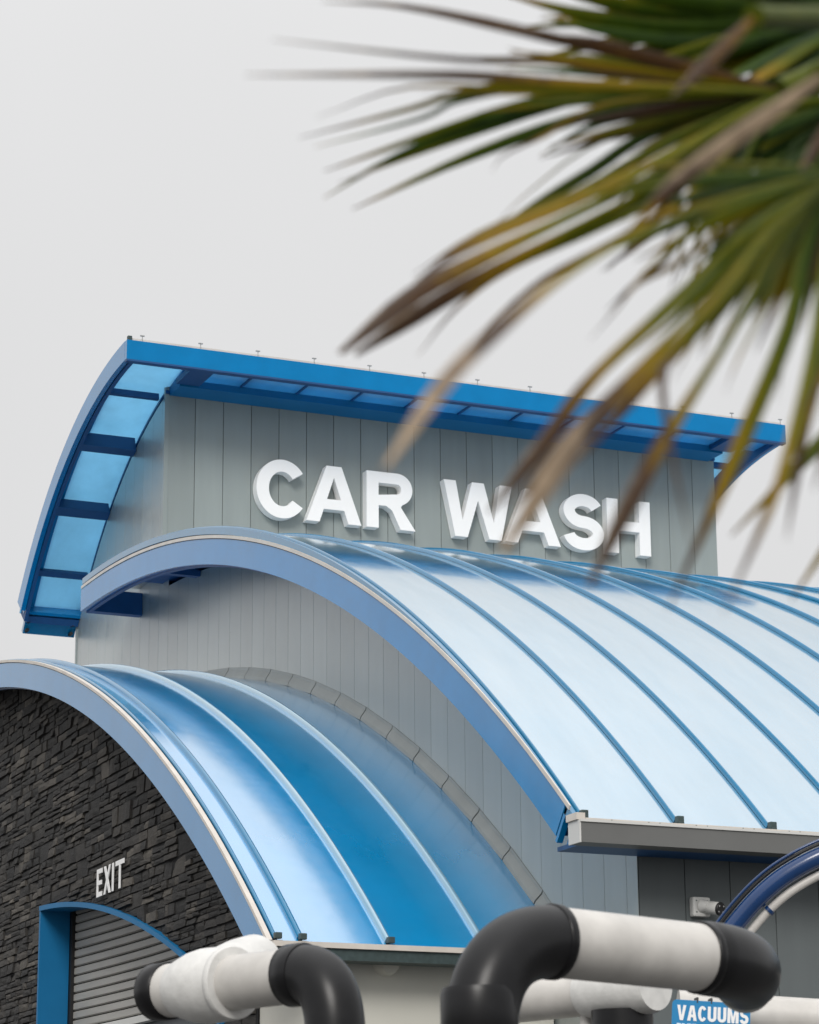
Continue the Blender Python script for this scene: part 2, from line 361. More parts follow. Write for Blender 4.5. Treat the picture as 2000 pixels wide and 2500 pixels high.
# ---- tall vault: panels, ribs, fascia, trims, eave
tE2 = th(CV, RV, 12.885)
ribs2 = [6.615 + 0.598 * i for i in range(19)]
v2 = sweep('tall_vault_roof', CV, rect(X2 + 0.07, 18.2, RV - 0.145, RV - 0.075), th(CV, RV, 22.03), tE2 - 0.003, 48, 'bluedark', B)
for a_, b_ in zip(ribs2[:-1], ribs2[1:]):
    if a_ < XT - 0.1: t0 = th(CV, RV, 22.70)
    elif a_ < XTR - 0.05: t0 = th(CV, RV, 22.035)
    else: t0 = -0.45
    sweep('roof_panel', CV, rect(a_ + 0.012, b_ - 0.012, RV - 0.055, RV - 0.02), t0, tE2, 64, 'roofpale', v2)
def rib_profile(x, R, w_=0.048, h=0.034):
    pts = [(x - w_, R - 0.019)]
    for i in range(9):
        a = math.pi * (1 - i / 8); pts.append((x + w_ * math.cos(a), R - 0.012 + h * math.sin(a)))
    pts += [(x + w_, R - 0.019)]
    return pts
for x in ribs2:
    if x < XT: t0 = th(CV, RV, 22.70)
    elif x < XTR: t0 = th(CV, RV, 22.035)
    else: t0 = -0.45
    sweep('rib', CV, rib_profile(x, RV, 0.0095, 0.021), t0, tE2 - 0.004, 72, 'rib', v2)
    # end clamp
    Y_, Z_ = CV[0] - RV * math.sin(tE2 - 0.001), CV[1] + RV * math.cos(tE2 - 0.001)
    mesh('clamp', *join(box_geo(x - 0.021, x + 0.021, Y_ - 0.026, Y_ + 0.012, Z_ + 0.004, Z_ + 0.042, 0.005), box_geo(x - 0.016, x + 0.016, Y_ - 0.034, Y_ - 0.002, Z_ - 0.014, Z_ + 0.010, 0.003)), 'clamp', v2)
f2 = sweep('arch_fascia', C2, rect(X2, X2 + 0.05, R2 - 0.262, R2 - 0.062), th(C2, R2, 22.71), th(C2, R2, 12.98), 80, 'blue', B)
sweep('lower_lip', C2, rect(X2 + 0.052, X2 + 0.09, R2 - 0.275, R2 - 0.235), th(C2, R2, 22.70), th(C2, R2, 13.0), 80, 'bluedark', f2)
sweep('edge_trim', C2, rect(X2 - 0.007, X2 + 0.002, R2 - 0.056, R2 - 0.030), th(C2, R2, 22.69), th(C2, R2, 12.93), 80, 'cream', f2)
sweep('edge_bead', CV, rect(X2 + 0.004, X2 + 0.034, RV - 0.062, RV - 0.008), th(CV, RV, 22.69), th(CV, RV, 12.92), 80, 'rib', f2)
# the fascia's foot: three stacked blue plates
for k, (dx, yy) in enumerate(((0.0, 0.0), (0.055, -0.03))):
    sweep('foot_plate', C2, rect(X2 + 0.004 + dx, X2 + 0.040 + dx, R2 - 0.29 - 0.01 * k, R2 - 0.07), th(C2, R2, 12.975 + yy), th(C2, R2, 12.955 + yy), 2, 'blue', f2)
# rear end of the overhang and its purlins
box('end_beam', X2 + 0.054, XT - 0.004, 22.60, 22.695, 7.135, 7.345, 'bluedark', f2)
for yy, dp in ((21.0, 0.05), (19.4, 0.05), (17.6, 0.09), (15.9, 0.09), (14.4, 0.09)):
    t = th(C2, R2, yy); sweep('purlin', C2, rect(X2 + 0.095, XT - 0.004, R2 - 0.15 - dp, R2 - 0.15), t - 0.004, t + 0.004, 1, 'bluedark', f2)
# eave: gutter, sill and beam
ev = mesh('gutter', *join(box_geo(6.568, 18.2, 12.83, 12.965, 3.652, 3.772)), 'gutter', B)
mesh('end_cap', *box_geo(6.556, 6.566, 12.829, 12.966, 3.650, 3.774), 'silver', ev)
mesh('gutter_lip', *box_geo(6.560, 18.2, 12.822, 12.829, 3.764, 3.778), 'silver', ev)
mesh('eave_sill', *box_geo(6.60, 18.2, 12.838, 12.878, 3.776, 3.788), 'cream', ev)
mesh('corner_piece', *join(box_geo(6.545, 6.598, 12.84, 12.97, 3.776, 3.815)), 'cream', ev)
mesh('soffit', *box_geo(6.62, 18.2, 12.968, 13.232, 3.655, 3.68), 'bluedark', ev)
for i in range(34):
    x = 6.72 + 0.3 * (i // 2) + (0.04 if i % 2 else 0.27) * 1.0
    if x < 11: mesh('screw', *box_geo(x - 0.003, x + 0.003, 12.8345, 12.8375, 3.779, 3.784), 'clamp', ev)

# ---- low vault
tE1 = th(C1, R1, 14.06)
ribs1 = [5.265, 5.415, 5.955, 6.565]
v1 = sweep('low_vault_roof', C1, rect(X1 + 0.06, XT - 0.02, R1 - 0.125, R1 - 0.065), -0.62, tE1 - 0.003, 72, 'bluedark', B)
for a_, b_ in zip(ribs1, ribs1[1:] + [7.112]):
    sweep('roof_panel', C1, rect(a_ + 0.012, b_ - 0.012, R1 - 0.05, R1 - 0.018), -0.62, tE1, 96, 'roof', v1)
for i, x in enumerate(ribs1):
    sweep('rib', C1, rib_profile(x, R1, 0.012 if i == 0 else 0.019, 0.014 if i == 0 else 0.028), -0.62, tE1 - 0.004, 110, 'rib' if i < 2 else 'ribpale', v1)
    Y_, Z_ = C1[0] - R1 * math.sin(tE1 - 0.001), C1[1] + R1 * math.cos(tE1 - 0.001)
    mesh('clamp', *join(box_geo(x - 0.021, x + 0.021, Y_ - 0.026, Y_ + 0.012, Z_ + 0.004, Z_ + 0.040, 0.005), box_geo(x - 0.025, x + 0.025, Y_ - 0.024, Y_ - 0.002, Z_ - 0.02, Z_ - 0.004, 0.003)), 'clamp', v1)
f1 = sweep('arch_fascia', C1, rect(X1, X1 + 0.05, R1 - 0.225, R1 - 0.036), -0.62, th(C1, R1, 14.12), 110, 'blue', B)
sweep('lower_lip', C1, rect(X1 + 0.052, X1 + 0.08, R1 - 0.235, R1 - 0.2), -0.62, th(C1, R1, 14.14), 100, 'bluedark', f1)
sweep('edge_trim', C1, rect(X1 - 0.006, X1 + 0.026, R1 - 0.030, R1 - 0.010), -0.62, th(C1, R1, 14.08), 110, 'cream', f1)
for yy in (21.6, 19.6, 17.8, 16.1):
    t = th(C1, R1, yy); sweep('purlin', C1, rect(X1 + 0.085, XW - 0.004, R1 - 0.23, R1 - 0.13), t - 0.003, t + 0.003, 1, 'blue', f1)
ev1 = mesh('low_eave', *box_geo(X1 + 0.01, XT - 0.01, 14.022, 14.075, 3.165, 3.196), 'cream', B)
mesh('eave_gutter', *box_geo(X1 + 0.02, XT - 0.01, 14.04, 14.20, 3.10, 3.163), 'clamp', ev1)
sw = box('side_wall', 5.66, XT - 0.02, YV1, YV1 + 0.10, 0, 3.16, 'wallcream', B)
mesh('wall_vent_hood', *tube_geo([Vector((6.02, YV1 - 0.09, 3.10)), Vector((6.02, YV1 - 0.02, 3.12)), Vector((6.02, YV1, 3.12))], [0.05, 0.075, 0.08], 20), 'wallcream', sw, smooth=True)
box('corner_return', XW + 0.012, 5.655, YV1 + 0.002, 15.10, 0, 3.36, 'wallcream', sw)

# stepped flashing where the low vault meets the gable wall
fl = None
tt = [th(C1, R1, yy) for yy in (14.10, 14.50, 14.94, 15.39, 15.86, 16.33, 16.80, 17.28, 17.77, 18.26, 18.75, 19.24, 19.74, 20.23, 20.73, 21.23)]
for i, (a, b) in enumerate(zip(tt[:-1], tt[1:])):
    dx = 0.0008 * (i % 2); dr = 0.0008 * (i % 2)
    prof = [(XT - 0.001, R1 + 0.080 + dr), (XT - 0.004 - dx, R1 + 0.079 + dr), (XT - 0.007 - dx, R1 + 0.058 + dr), (XT - 0.034 - dx, R1 + 0.008 + dr), (XT - 0.038 - dx, R1 - 0.016), (XT - 0.001, R1 - 0.012)]
    o = mesh('wall_flashing' if fl is None else 'flashing_piece', *sweep_geo(C1, prof, a + 0.0004, b + 0.0015, 1), 'flash', B if fl is None else fl)
    if fl is None: fl = o

# ---- tower canopy
tB = th(CC, RC, 24.795); tF = th(CC, RC, 21.30)
ribsC = [6.655 + 0.545 * i for i in range(13)]
cn = sweep('tower_canopy', CC, rect(XT, XTR, RC - 0.13, RC - 0.10), th(CC, RC, YT), th(CC, RC, 24.7), 16, 'bluedark', B)
for a_, b_ in zip([XC + 0.03] + ribsC, ribsC + [13.2]):
    sweep('canopy_panel', CC, rect(a_ + 0.008, b_ - 0.008, RC - 0.030, RC - 0.014), tF, tB, 36, 'canopy', cn)
for x in ribsC:
    sweep('rib', CC, rect(x - 0.018, x + 0.018, RC - 0.045, RC + 0.012), tF, tB + 0.004, 36, 'blue', cn)
    mesh('clamp', *join(box_geo(x - 0.003, x + 0.003, 21.28, 21.287, 9.29, 9.345), box_geo(x - 0.020, x + 0.020, 21.276, 21.292, 9.345, 9.353)), 'fix', cn)
mesh('clamp', *box_geo(6.52, 6.56, 21.275, 21.31, 9.29, 9.335, 0.004), 'clamp', cn)
mesh('front_glazing_edge', *box_geo(XC + 0.02, 13.2, 21.285, 21.291, 9.292, 9.316), 'cream', cn)
for x0, sgn in ((XC, 1), (13.236, -1)):
    xa, xb = sorted((x0, x0 + sgn * 0.045))
    fc = sweep('arch_fascia', CC, rect(xa, xb, RC - 0.185, RC - 0.006), th(CC, RC, 21.325), tB + 0.024, 48, 'blue', cn)
    xa, xb = sorted((x0 + sgn * 0.05, x0 + sgn * 0.085)); 
    sweep('inner_flange', CC, rect(xa, xb, RC - 0.20, RC - 0.032), th(CC, RC, 21.33), tB, 48, 'bluedark', cn)
ff = mesh('front_fascia', *box_geo(XC, 13.238, 21.262, 21.318, 9.112, 9.290), 'blue', cn)
mesh('drip_edge', *box_geo(XC + 0.002, 13.234, 21.256, 21.325, 9.094, 9.110), 'bluedark', cn)
mesh('soffit_beam', *box_geo(7.16, 12.80, 21.74, YT - 0.004, 9.085, 9.168), 'bluematte', cn)
for xa, xb in ((XT - 0.1, XT + 0.22), (12.55, XTR + 0.02)):
    mesh('soffit_plate', *box_geo(xa + 0.1, xb, 21.33, 21.73, 9.10, 9.15), 'bluedark', cn)
for a_, b_ in zip(ribsC[1:-1], ribsC[2:]): mesh('soffit_sheet', *box_geo(a_ + 0.014, b_ - 0.014, 21.33, 21.735, 9.148, 9.154), 'canopy', cn)
for x in ribsC[1:-1]: mesh('rafter', *box_geo(x - 0.010, x + 0.010, 21.326, 21.728, 9.138, 9.20), 'bluedark', cn)
for xa, xb in ((XC + 0.09, XT - 0.004), (XTR + 0.004, 13.15)):
    for yy, dp, wd in ((22.25, 0.06, 0.004), (23.0, 0.15, 0.011), (23.82, 0.13, 0.012), (24.46, 0.05, 0.007)):
        t = th(CC, RC, yy); sweep('purlin', CC, rect(xa, xb, RC - 0.035 - dp, RC - 0.035), t - wd, t + wd, 1, 'bluedark', cn)
    sweep('eave_beam', CC, rect(xa, xb, RC - 0.15, RC - 0.035), tB - 0.008, tB + 0.008, 2, 'bluedark', cn)
    sweep('eave_channel', CC, rect(xa, xb, RC - 0.10, RC - 0.045), tB - 0.04, tB - 0.012, 2, 'rib', cn)
    for xx in (xa + 0.03, xb - 0.05):
        for dt in (0.008, 0.03):
            Y_, Z_ = CC[0] - (RC - 0.12) * math.sin(tB - dt), CC[1] + (RC - 0.12) * math.cos(tB - dt)
            mesh('bolt', *tube_geo([(xx, Y_ - 0.03, Z_), (xx, Y_ + 0.03, Z_)], 0.018, 8), 'black', cn)
sweep('rear_sill', CC, rect(XC + 0.046, 13.19, RC - 0.15, RC - 0.01), tB + 0.0125, tB + 0.020, 1, 'blue', cn)

# ------------------------------------------------------------------ stone exit wall
CD, RD, YJ, YD0 = (20.35, -6.95), 11.02, 19.875, 15.75        # door head arc, jambs
def door_z(yy): return zc(CD, RD, yy)
V, Fc = [], []
n = 90
for i in range(n):
    a = 15.10 + (30.2 - 15.10) * i / n; b = 15.10 + (30.2 - 15.10) * (i + 1) / n; mid = (a + b) / 2
    lo = door_z(mid) + 0.05 if YD0 - 0.1 < mid < YJ + 0.12 else 0.0
    v_, f_ = box_geo(XW, XW + 0.36, a, b, lo, zc(C1, R1 - 0.128, mid)); o = len(V)
    V += v_; Fc += [tuple(q + o for q in ff_) for ff_ in f_]
SWALL = mesh('stone_wall', V, Fc, 'backing', B)
def stone_geo(y0, y1, z0, z1, proud, rng, bot=None, topf=None):
    """rough split face: 4 x 3 grid with uneven depth, sides running back to the wall"""
    ny, nz_ = 3, 2; V, Fc = [], []; tilt = rng.uniform(-0.005, 0.005); tz = rng.uniform(-0.003, 0.006)
    for i in range(ny + 1):
        for j in range(nz_ + 1):
            fy, fz = i / ny, j / nz_
            edge = 0.004 if i in (0, ny) or j in (0, nz_) else 0
            V.append((XW - proud + edge + rng.uniform(-0.003, 0.003) + tilt * (fy - 0.5) * 2 - tz * (0.5 - fz) * 2,
                      y0 + (y1 - y0) * fy + (rng.uniform(-0.005, 0.005) if 0 < i < ny else rng.uniform(0, 0.004) * (1 if i == 0 else -1)),
                      z0 + (z1 - z0) * fz + (rng.uniform(-0.004, 0.004) if 0 < j < nz_ else rng.uniform(0, 0.005) * (1 if j == 0 else -1))))
    if bot or topf:
        V = [(x, yy, max(zz, bot(yy)) if bot else min(zz, topf(yy))) for x, yy, zz in V]
    id_ = lambda i, j: i * (nz_ + 1) + j
    for i in range(ny):
        for j in range(nz_): Fc.append((id_(i, j), id_(i, j + 1), id_(i + 1, j + 1), id_(i + 1, j)))
    ring = [id_(i, 0) for i in range(ny + 1)] + [id_(ny, j) for j in range(1, nz_ + 1)] + [id_(i, nz_) for i in range(ny - 1, -1, -1)] + [id_(0, j) for j in range(nz_ - 1, 0, -1)]
    b0 = len(V); V += [(XW + 0.003, V[k][1], V[k][2]) for k in ring]; k = len(ring)
    for q in range(k): Fc.append((ring[q], ring[(q + 1) % k], b0 + (q + 1) % k, b0 + q))
    return V, Fc
rng = random.Random(21)
stones = []; z = 0.0
while z < 6.2:
    band = rng.choice((0.11, 0.125, 0.14)); y_ = 15.115 + rng.uniform(0, 0.02)
    while y_ < 30.0:
        blk = rng.uniform(0.35, 0.75)
        mode = rng.random()
        if mode < 0.14: rows = [band]; 
        elif mode < 0.62: s_ = rng.uniform(0.38, 0.62); rows = [band * s_, band * (1 - s_)]
        else: a = rng.uniform(0.25, 0.4); b = rng.uniform(0.25, 0.4); rows = [band * a, band * b, band * (1 - a - b)]
        zz = z
        for h in rows:
            yy = y_; lim = blk if h < band else min(blk, rng.uniform(0.14, 0.30))
            while yy < y_ + lim - 0.03:
                l = min(rng.uniform(0.10, 0.29), y_ + lim - yy)
                if y_ + lim - (yy + l) < 0.07: l = y_ + lim - yy
                stones.append((yy + 0.002, yy + l - 0.002, zz + 0.002, zz + h - 0.002)); yy += l
            if h == band: blk = lim
            zz += h
        y_ += blk
    z += band
ok = []
head = lambda yy: door_z(min(max(yy, YD0), YJ)) + 0.034
for (a, b, c, d) in stones:
    bot = topf = None
    if b > 30.1 or c > max(zc(C1, R1 - 0.13, a), zc(C1, R1 - 0.13, b)) - 0.02: continue
    if d > min(zc(C1, R1 - 0.13, a), zc(C1, R1 - 0.13, b)): topf = lambda yy: zc(C1, R1 - 0.13, yy)
    if a < YJ + 0.036 and b > YD0 - 0.036:                     # over the door opening
        hm = max(head(a), head(b)); hl = min(head(a), head(b))
        if d <= hl + 0.004:
            if b > YJ + 0.06: a = YJ + 0.037
            elif a < YD0 - 0.06: b = YD0 - 0.037
            else: continue
        elif c < hm: bot = head
    if b - a < 0.025 or d - c < 0.015: continue
    ok.append((a, b, c, d, bot, topf))
def area(s_):
    a, b, c, d = s_[:4]
    p = [proj((XW, yy, zz)) for yy in (a, b) for zz in (c, d)]
    mx_, my_ = sum(q[0] for q in p) / 4, sum(q[1] for q in p) / 4
    if mx_ < 2 or my_ > 2496 or mx_ > 575: return 0
    return max(q[0] for q in p) - min(q[0] for q in p)
ok.sort(key=area, reverse=True)
tone = lambda: min(1.0, max(0.0, rng.gauss(0.5, 0.25))) if rng.random() > 0.07 else rng.uniform(0.8, 1.0)
rest_v, rest_f, rest_t = [], [], []
vis = 0
for i, (a, b, c, d, bot, topf) in enumerate(ok):
    pr = rng.choice((0.008, 0.011, 0.014, 0.018, 0.024)); v_, f_ = stone_geo(a, b, c, d, pr, rng, bot, topf); tn = tone()
    if i < 300: mesh('stone', v_, f_, 'stone', SWALL, attr=('tone', [tn] * len(v_)))
    else:
        o = len(rest_v); rest_v += v_; rest_f += [tuple(q + o for q in t_) for t_ in f_]; rest_t += [tn] * len(v_)
o = mesh('stonework', rest_v, rest_f, 'stone', SWALL, attr=('tone', rest_t)); o['kind'] = 'stuff'

# ---- roller door in its blue arched frame
DR = empty('roller_door'); DR.parent = B
v_, f_ = box_geo(XW - 0.035, XW + 0.20, YJ, YJ + 0.035, 0, door_z(YJ) + 0.02)
fr = mesh('door_frame', v_, f_, 'bluematte', DR)
fr2 = mesh('door_frame', *box_geo(XW - 0.035, XW + 0.20, YD0 - 0.035, YD0, 0, door_z(YD0) + 0.02), 'bluematte', DR)
sweep('arched_head', CD, rect(XW - 0.04, XW + 0.20, RD - 0.005, RD + 0.032), th(CD, RD, YJ + 0.03), th(CD, RD, YD0 - 0.03), 30, 'bluematte', DR)
mesh('guide_rail', *box_geo(XW + 0.205, XW + 0.30, YJ - 0.045, YJ + 0.03, 0, 4.2), 'black', DR)
mesh('guide_rail', *box_geo(XW + 0.205, XW + 0.30, YD0 - 0.03, YD0 + 0.045, 0, 4.2), 'black', DR)
zs = 3.165; SH = 0.0665
def slat(z0, z1, name, mat, th_=0.014, bow=0.11):
    V, Fc = [], []; n = 16; prof = [(0.0, z0), (-th_, z0 + 0.008), (-th_, z1 - 0.008), (0.0, z1)]
    for i in range(n + 1):
        f_ = i / n; yy = YD0 + 0.02 + (YJ - YD0 - 0.05) * f_; x = XW + 0.245 + bow * math.sin(math.pi * f_)
        for dx, zz in prof: V.append((x + dx, yy, zz))
    for i in range(n):
        for k in range(3): Fc.append((i * 4 + k, i * 4 + k + 1, i * 4 + k + 5, i * 4 + k + 4))
    return mesh(name, V, Fc, mat, DR)
slat(zs - 0.07, zs - 0.004, 'bottom_bar', 'silver', 0.03)
k = 0
while zs + SH * k < 4.14:
    slat(zs + SH * k + 0.003, zs + SH * (k + 1) - 0.004, 'slat', 'slat'); k += 1
V, Fc = [], []
slb = slat(zs, 4.2, 'curtain_back', 'joint', 0.0); slb.location.x = 0.008

# ------------------------------------------------------------------ lettering
def arcp(cx, cy_, rx, ry, a0, a1, n): return [(cx + rx * math.cos(math.radians(a0 + (a1 - a0) * i / n)), cy_ + ry * math.sin(math.radians(a0 + (a1 - a0) * i / n))) for i in range(n + 1)]
def stroke(pts, t, closed=False):
    P = [Vector(p) for p in pts]; l, r = [], []
    for i in range(len(P)):
        d = (P[min(i + 1, len(P) - 1)] - P[max(i - 1, 0)]).normalized(); nn = Vector((-d.y, d.x)) * t / 2
        l.append(tuple(P[i] + nn)); r.append(tuple(P[i] - nn))
    return l + r[::-1]
def catmull(pts, n=8):
    P = [Vector(p) for p in pts]; P = [P[0] * 2 - P[1]] + P + [P[-1] * 2 - P[-2]]; o_ = []
    for i in range(1, len(P) - 2):
        for k_ in range(n):
            t = k_ / n; a, b, c_, d = P[i - 1:i + 3]
            o_.append(tuple(0.5 * ((2 * b) + (c_ - a) * t + (2 * a - 5 * b + 4 * c_ - d) * t * t + (3 * b - a - 3 * c_ + d) * t ** 3)))
    o_.append(tuple(P[-2])); return o_
def glyph(ch, w_, h, t):
    """outlines in metres; w_ width, h cap height, t stroke"""
    if ch == 'C':
        cx = w_ * 0.52; a0, a1 = 36, 324
        return [arcp(cx, h / 2, w_ * 0.52, h * 0.515, a0, a1, 40) + arcp(cx, h / 2, w_ * 0.52 - t, h * 0.515 - t * 0.95, a1 - 2, a0 + 2, 40)]
    if ch == 'A':
        ap = t * 0.62
        y1, y2 = h * 0.23, h * 0.41
        xl = lambda y: t * 1.08 + (w_ / 2 - t * 1.08) * (y / (h * 0.80))
        return [[(0, 0), (w_ / 2 - ap, h), (w_ / 2 + ap, h), (w_, 0), (w_ - t * 1.08, 0), (w_ - xl(y1), y1), (xl(y1), y1), (t * 1.08, 0)],
                [(xl(y2), y2), (w_ - xl(y2), y2), (w_ / 2, h * 0.80)]]
    if ch == 'R':
        rb = h * 0.285; cx = w_ * 0.94 - rb
        return [[(0, 0), (0, h)] + arcp(cx, h - rb, rb, rb, 90, -70, 18) + [(w_ * 0.70, h * 0.40), (w_, 0), (w_ - t * 1.25, 0), (w_ * 0.52, h * 0.33), (w_ * 0.40, h * 0.40), (t, h * 0.40), (t, 0)],
                [(t, h * 0.585), (t, h - t * 0.88)] + arcp(cx, h - rb, rb - t * 0.95, rb - t * 0.88, 90, -90, 14)]
    if ch == 'W':
        q = w_ / 4; s_ = t * 1.02
        return [[(0, h), (s_, h), (q + 0.02 * w_, h * 0.30), (2 * q - s_ * 0.5, h), (2 * q + s_ * 0.5, h), (3 * q - 0.02 * w_, h * 0.30), (w_ - s_, h), (w_, h), (3 * q + s_ * 0.52, 0), (3 * q - s_ * 0.52, 0), (2 * q, h * 0.68), (q + s_ * 0.52, 0), (q - s_ * 0.52, 0)]]
    if ch == 'S':
        q = (h * 1.03 - t) / 4; y0 = t / 2 - h * 0.015; rx = (w_ - t) / 2; cx = w_ / 2
        low = arcp(cx, y0 + q, rx, q, 190, 440, 34); up = arcp(cx, y0 + 3 * q, rx * 0.95, q, 260, 22, 34)
        return [stroke(low + up, t)]
    if ch == 'H': return [[(0, 0), (0, h), (t, h), (t, h * 0.60), (w_ - t, h * 0.60), (w_ - t, h), (w_, h), (w_, 0), (w_ - t, 0), (w_ - t, h * 0.42), (t, h * 0.42), (t, 0)]]
    if ch == 'E': return [[(0, 0), (0, h), (w_, h), (w_, h - t), (t, h - t), (t, h * 0.5 + t * 0.45), (w_ * 0.92, h * 0.5 + t * 0.45), (w_ * 0.92, h * 0.5 - t * 0.45), (t, h * 0.5 - t * 0.45), (t, t), (w_, t), (w_, 0)]]
    if ch == 'F': return [[(0, 0), (0, h), (w_, h), (w_, h - t), (t, h - t), (t, h * 0.5 + t * 0.45), (w_ * 0.92, h * 0.5 + t * 0.45), (w_ * 0.92, h * 0.5 - t * 0.45), (t, h * 0.5 - t * 0.45), (t, 0)]]
    if ch == 'X':
        s_ = t * 1.15; m_ = w_ / 2
        return [[(0, 0), (m_ - s_ * 0.55, h * 0.51), (0, h), (s_, h), (m_, h * 0.66), (w_ - s_, h), (w_, h), (m_ + s_ * 0.55, h * 0.51), (w_, 0), (w_ - s_, 0), (m_, h * 0.36), (s_, 0)]]
    if ch == 'I': return [[(0, 0), (0, h), (t, h), (t, 0)]]
    if ch == 'T': return [[(w_ / 2 - t / 2, 0), (w_ / 2 - t / 2, h - t), (0, h - t), (0, h), (w_, h), (w_, h - t), (w_ / 2 + t / 2, h - t), (w_ / 2 + t / 2, 0)]]
    if ch == 'V': return [[(0, h), (t, h), (w_ / 2, h * 0.30), (w_ - t, h), (w_, h), (w_ / 2 + t * 0.55, 0), (w_ / 2 - t * 0.55, 0)]]
    if ch == 'U': r = w_ / 2; return [[(0, h)] + arcp(r, r, r, r, 180, 360, 20) + [(w_, h), (w_ - t, h)] + arcp(r, r, r - t, r - t, 360, 180, 16) + [(t, h)]]
    if ch == 'M': return [[(0, 0), (0, h), (t * 1.2, h), (w_ / 2, h * 0.40), (w_ - t * 1.2, h), (w_, h), (w_, 0), (w_ - t, 0), (w_ - t, h * 0.62), (w_ / 2 + t * 0.42, 0), (w_ / 2 - t * 0.42, 0), (t, h * 0.62), (t, 0)]]
def letter(ch, w_, h, t, depth, mtx, mat, parent, bev=0.003):
    cu = bpy.data.curves.new('letter', 'CURVE'); cu.dimensions = '2D'; cu.fill_mode = 'BOTH'; cu.extrude = depth / 2; cu.bevel_depth = 0
    for outl in glyph(ch, w_, h, t):
        sp_ = cu.splines.new('POLY'); sp_.points.add(len(outl) - 1); sp_.use_cyclic_u = True
        for q, (x, y_) in zip(sp_.points, outl): q.co = (x, y_, 0, 1)
    tmp = bpy.data.objects.new('tmp', cu); COL.objects.link(tmp)
    dg = bpy.context.evaluated_depsgraph_get(); me = bpy.data.meshes.new_from_object(tmp.evaluated_get(dg), depsgraph=dg)
    COL.objects.unlink(tmp); bpy.data.objects.remove(tmp); bpy.data.curves.remove(cu)
    me.polygons.foreach_set('use_smooth', [False] * len(me.polygons)); me.transform(mtx); me.materials.clear(); me.materials.append(M[mat]); me.name = 'letter'
    o_ = bpy.data.objects.new('letter', me); COL.objects.link(o_); keep(o_, parent); return o_
def frame_m(org, ex, ey, ez):
    m_ = Matrix.Identity(4)
    for i in range(3): m_[i][0], m_[i][1], m_[i][2], m_[i][3] = ex[i], ey[i], ez[i], org[i]
    return m_
XAX, YAX, ZAX = Vector((1, 0, 0)), Vector((0, 1, 0)), Vector((0, 0, 1))
sg = empty('letter_sign', (7.979, YT, 8.01)); tag(sg, 'thick white block letters reading CAR WASH on the grey tower wall', 'sign')
for ch, a, b in (('C', 7.979, 8.462), ('A', 8.470, 9.018), ('R', 9.071, 9.566), ('W', 9.862, 10.572), ('A', 10.500, 11.086), ('S', 11.116, 11.556), ('H', 11.593, 12.066)):
    letter(ch, b - a, 0.545, 0.121, 0.10, frame_m((a, YT - 0.056, 8.009), XAX, ZAX, -YAX), 'letter', sg, 0.004)
ex = empty('exit_sign', (XW - 0.06, 18.39, 3.97)); tag(ex, 'flat white letters reading EXIT on the dark stone above the roller door', 'sign')
for ch, a, b in (('E', 18.375, 18.245), ('X', 18.205, 18.04), ('I', 18.005, 17.972), ('T', 17.925, 17.725)):
    letter(ch, a - b, 0.20, 0.034 if ch != 'X' else 0.036, 0.006, frame_m((XW - 0.040, a, 3.972), -YAX, ZAX, -XAX), 'print', ex, 0.001)

# ------------------------------------------------------------------ security camera on the lower front wall
c0 = onp(1700, 2215, 1, YF2)
sc_ = empty('security_camera', (7.50, YF2, 3.33)); tag(sc_, 'small white bullet security camera on the grey wall under the wide eave', 'camera')
def kmesh(name, geo, mat, parent, smooth=False): return keep(mesh(name, *geo, mat, None, smooth), parent)
kmesh('mounting_box', box_geo(7.448, 7.562, YF2 - 0.05, YF2 - 0.001, 3.325, 3.437, 0.012), 'camwhite', sc_)
for px_, pz in ((7.47, 3.415), (7.47, 3.35), (7.54, 3.415)): kmesh('screw', tube_geo([(px_, YF2 - 0.049, pz), (px_, YF2 - 0.0525, pz)], 0.004, 8), 'clamp', sc_)
kmesh('swivel', tube_geo([(7.512, YF2 - 0.049, 3.385), (7.516, YF2 - 0.06, 3.384), (7.53, YF2 - 0.09, 3.38)], [0.042, 0.034, 0.028], 16), 'camwhite', sc_, True)
d_ = Vector((0.34, -0.92, -0.20)).normalized(); p0 = Vector((7.522, YF2 - 0.03, 3.385)); p1 = p0 + d_ * 0.125
kmesh('body', tube_geo([p0, p0 + d_ * 0.02, p1 - d_ * 0.02, p1], [0.026, 0.036, 0.038, 0.037], 20), 'camwhite', sc_, True)
fc_ = kmesh('lens_face', tube_geo([p1 - d_ * 0.002, p1 + d_ * 0.006, p1 + d_ * 0.012], [0.0375, 0.039, 0.034], 20), 'black', sc_, True)
ux = d_.cross(ZAX).normalized(); uz = ux.cross(d_)
for a, b in ((-1, 1), (1, 1), (-1, -1), (1, -1)):
    q = p1 + d_ * 0.012 + ux * 0.018 * a + uz * 0.016 * b; kmesh('led', tube_geo([q, q + d_ * 0.002], 0.004, 8), 'led', sc_)

# ------------------------------------------------------------------ vacuum pipes in front of the building
def bend(P0, K, P1, n=12):
    """quadratic-like circular bend from P0 to P1 with corner K"""
    P0, K, P1 = Vector(P0), Vector(K), Vector(P1); o_ = []
    for i in range(n + 1):
        t = i / n; o_.append(P0 * (1 - t) ** 2 + K * 2 * t * (1 - t) * 0.88 + K * 0.0 + P1 * t * t + ((P0 + P1) / 2) * (2 * t * (1 - t) * 0.12))
    return o_
def lerp(a, b, t): return a + (b - a) * t
def ring_(name, p, d, r, w_, mat, parent): return kmesh(name, tube_geo([p - d * w_ / 2, p - d * w_ * 0.4, p + d * w_ * 0.4, p + d * w_ / 2], [r * 0.97, r, r, r * 0.97], 32), mat, parent, True)

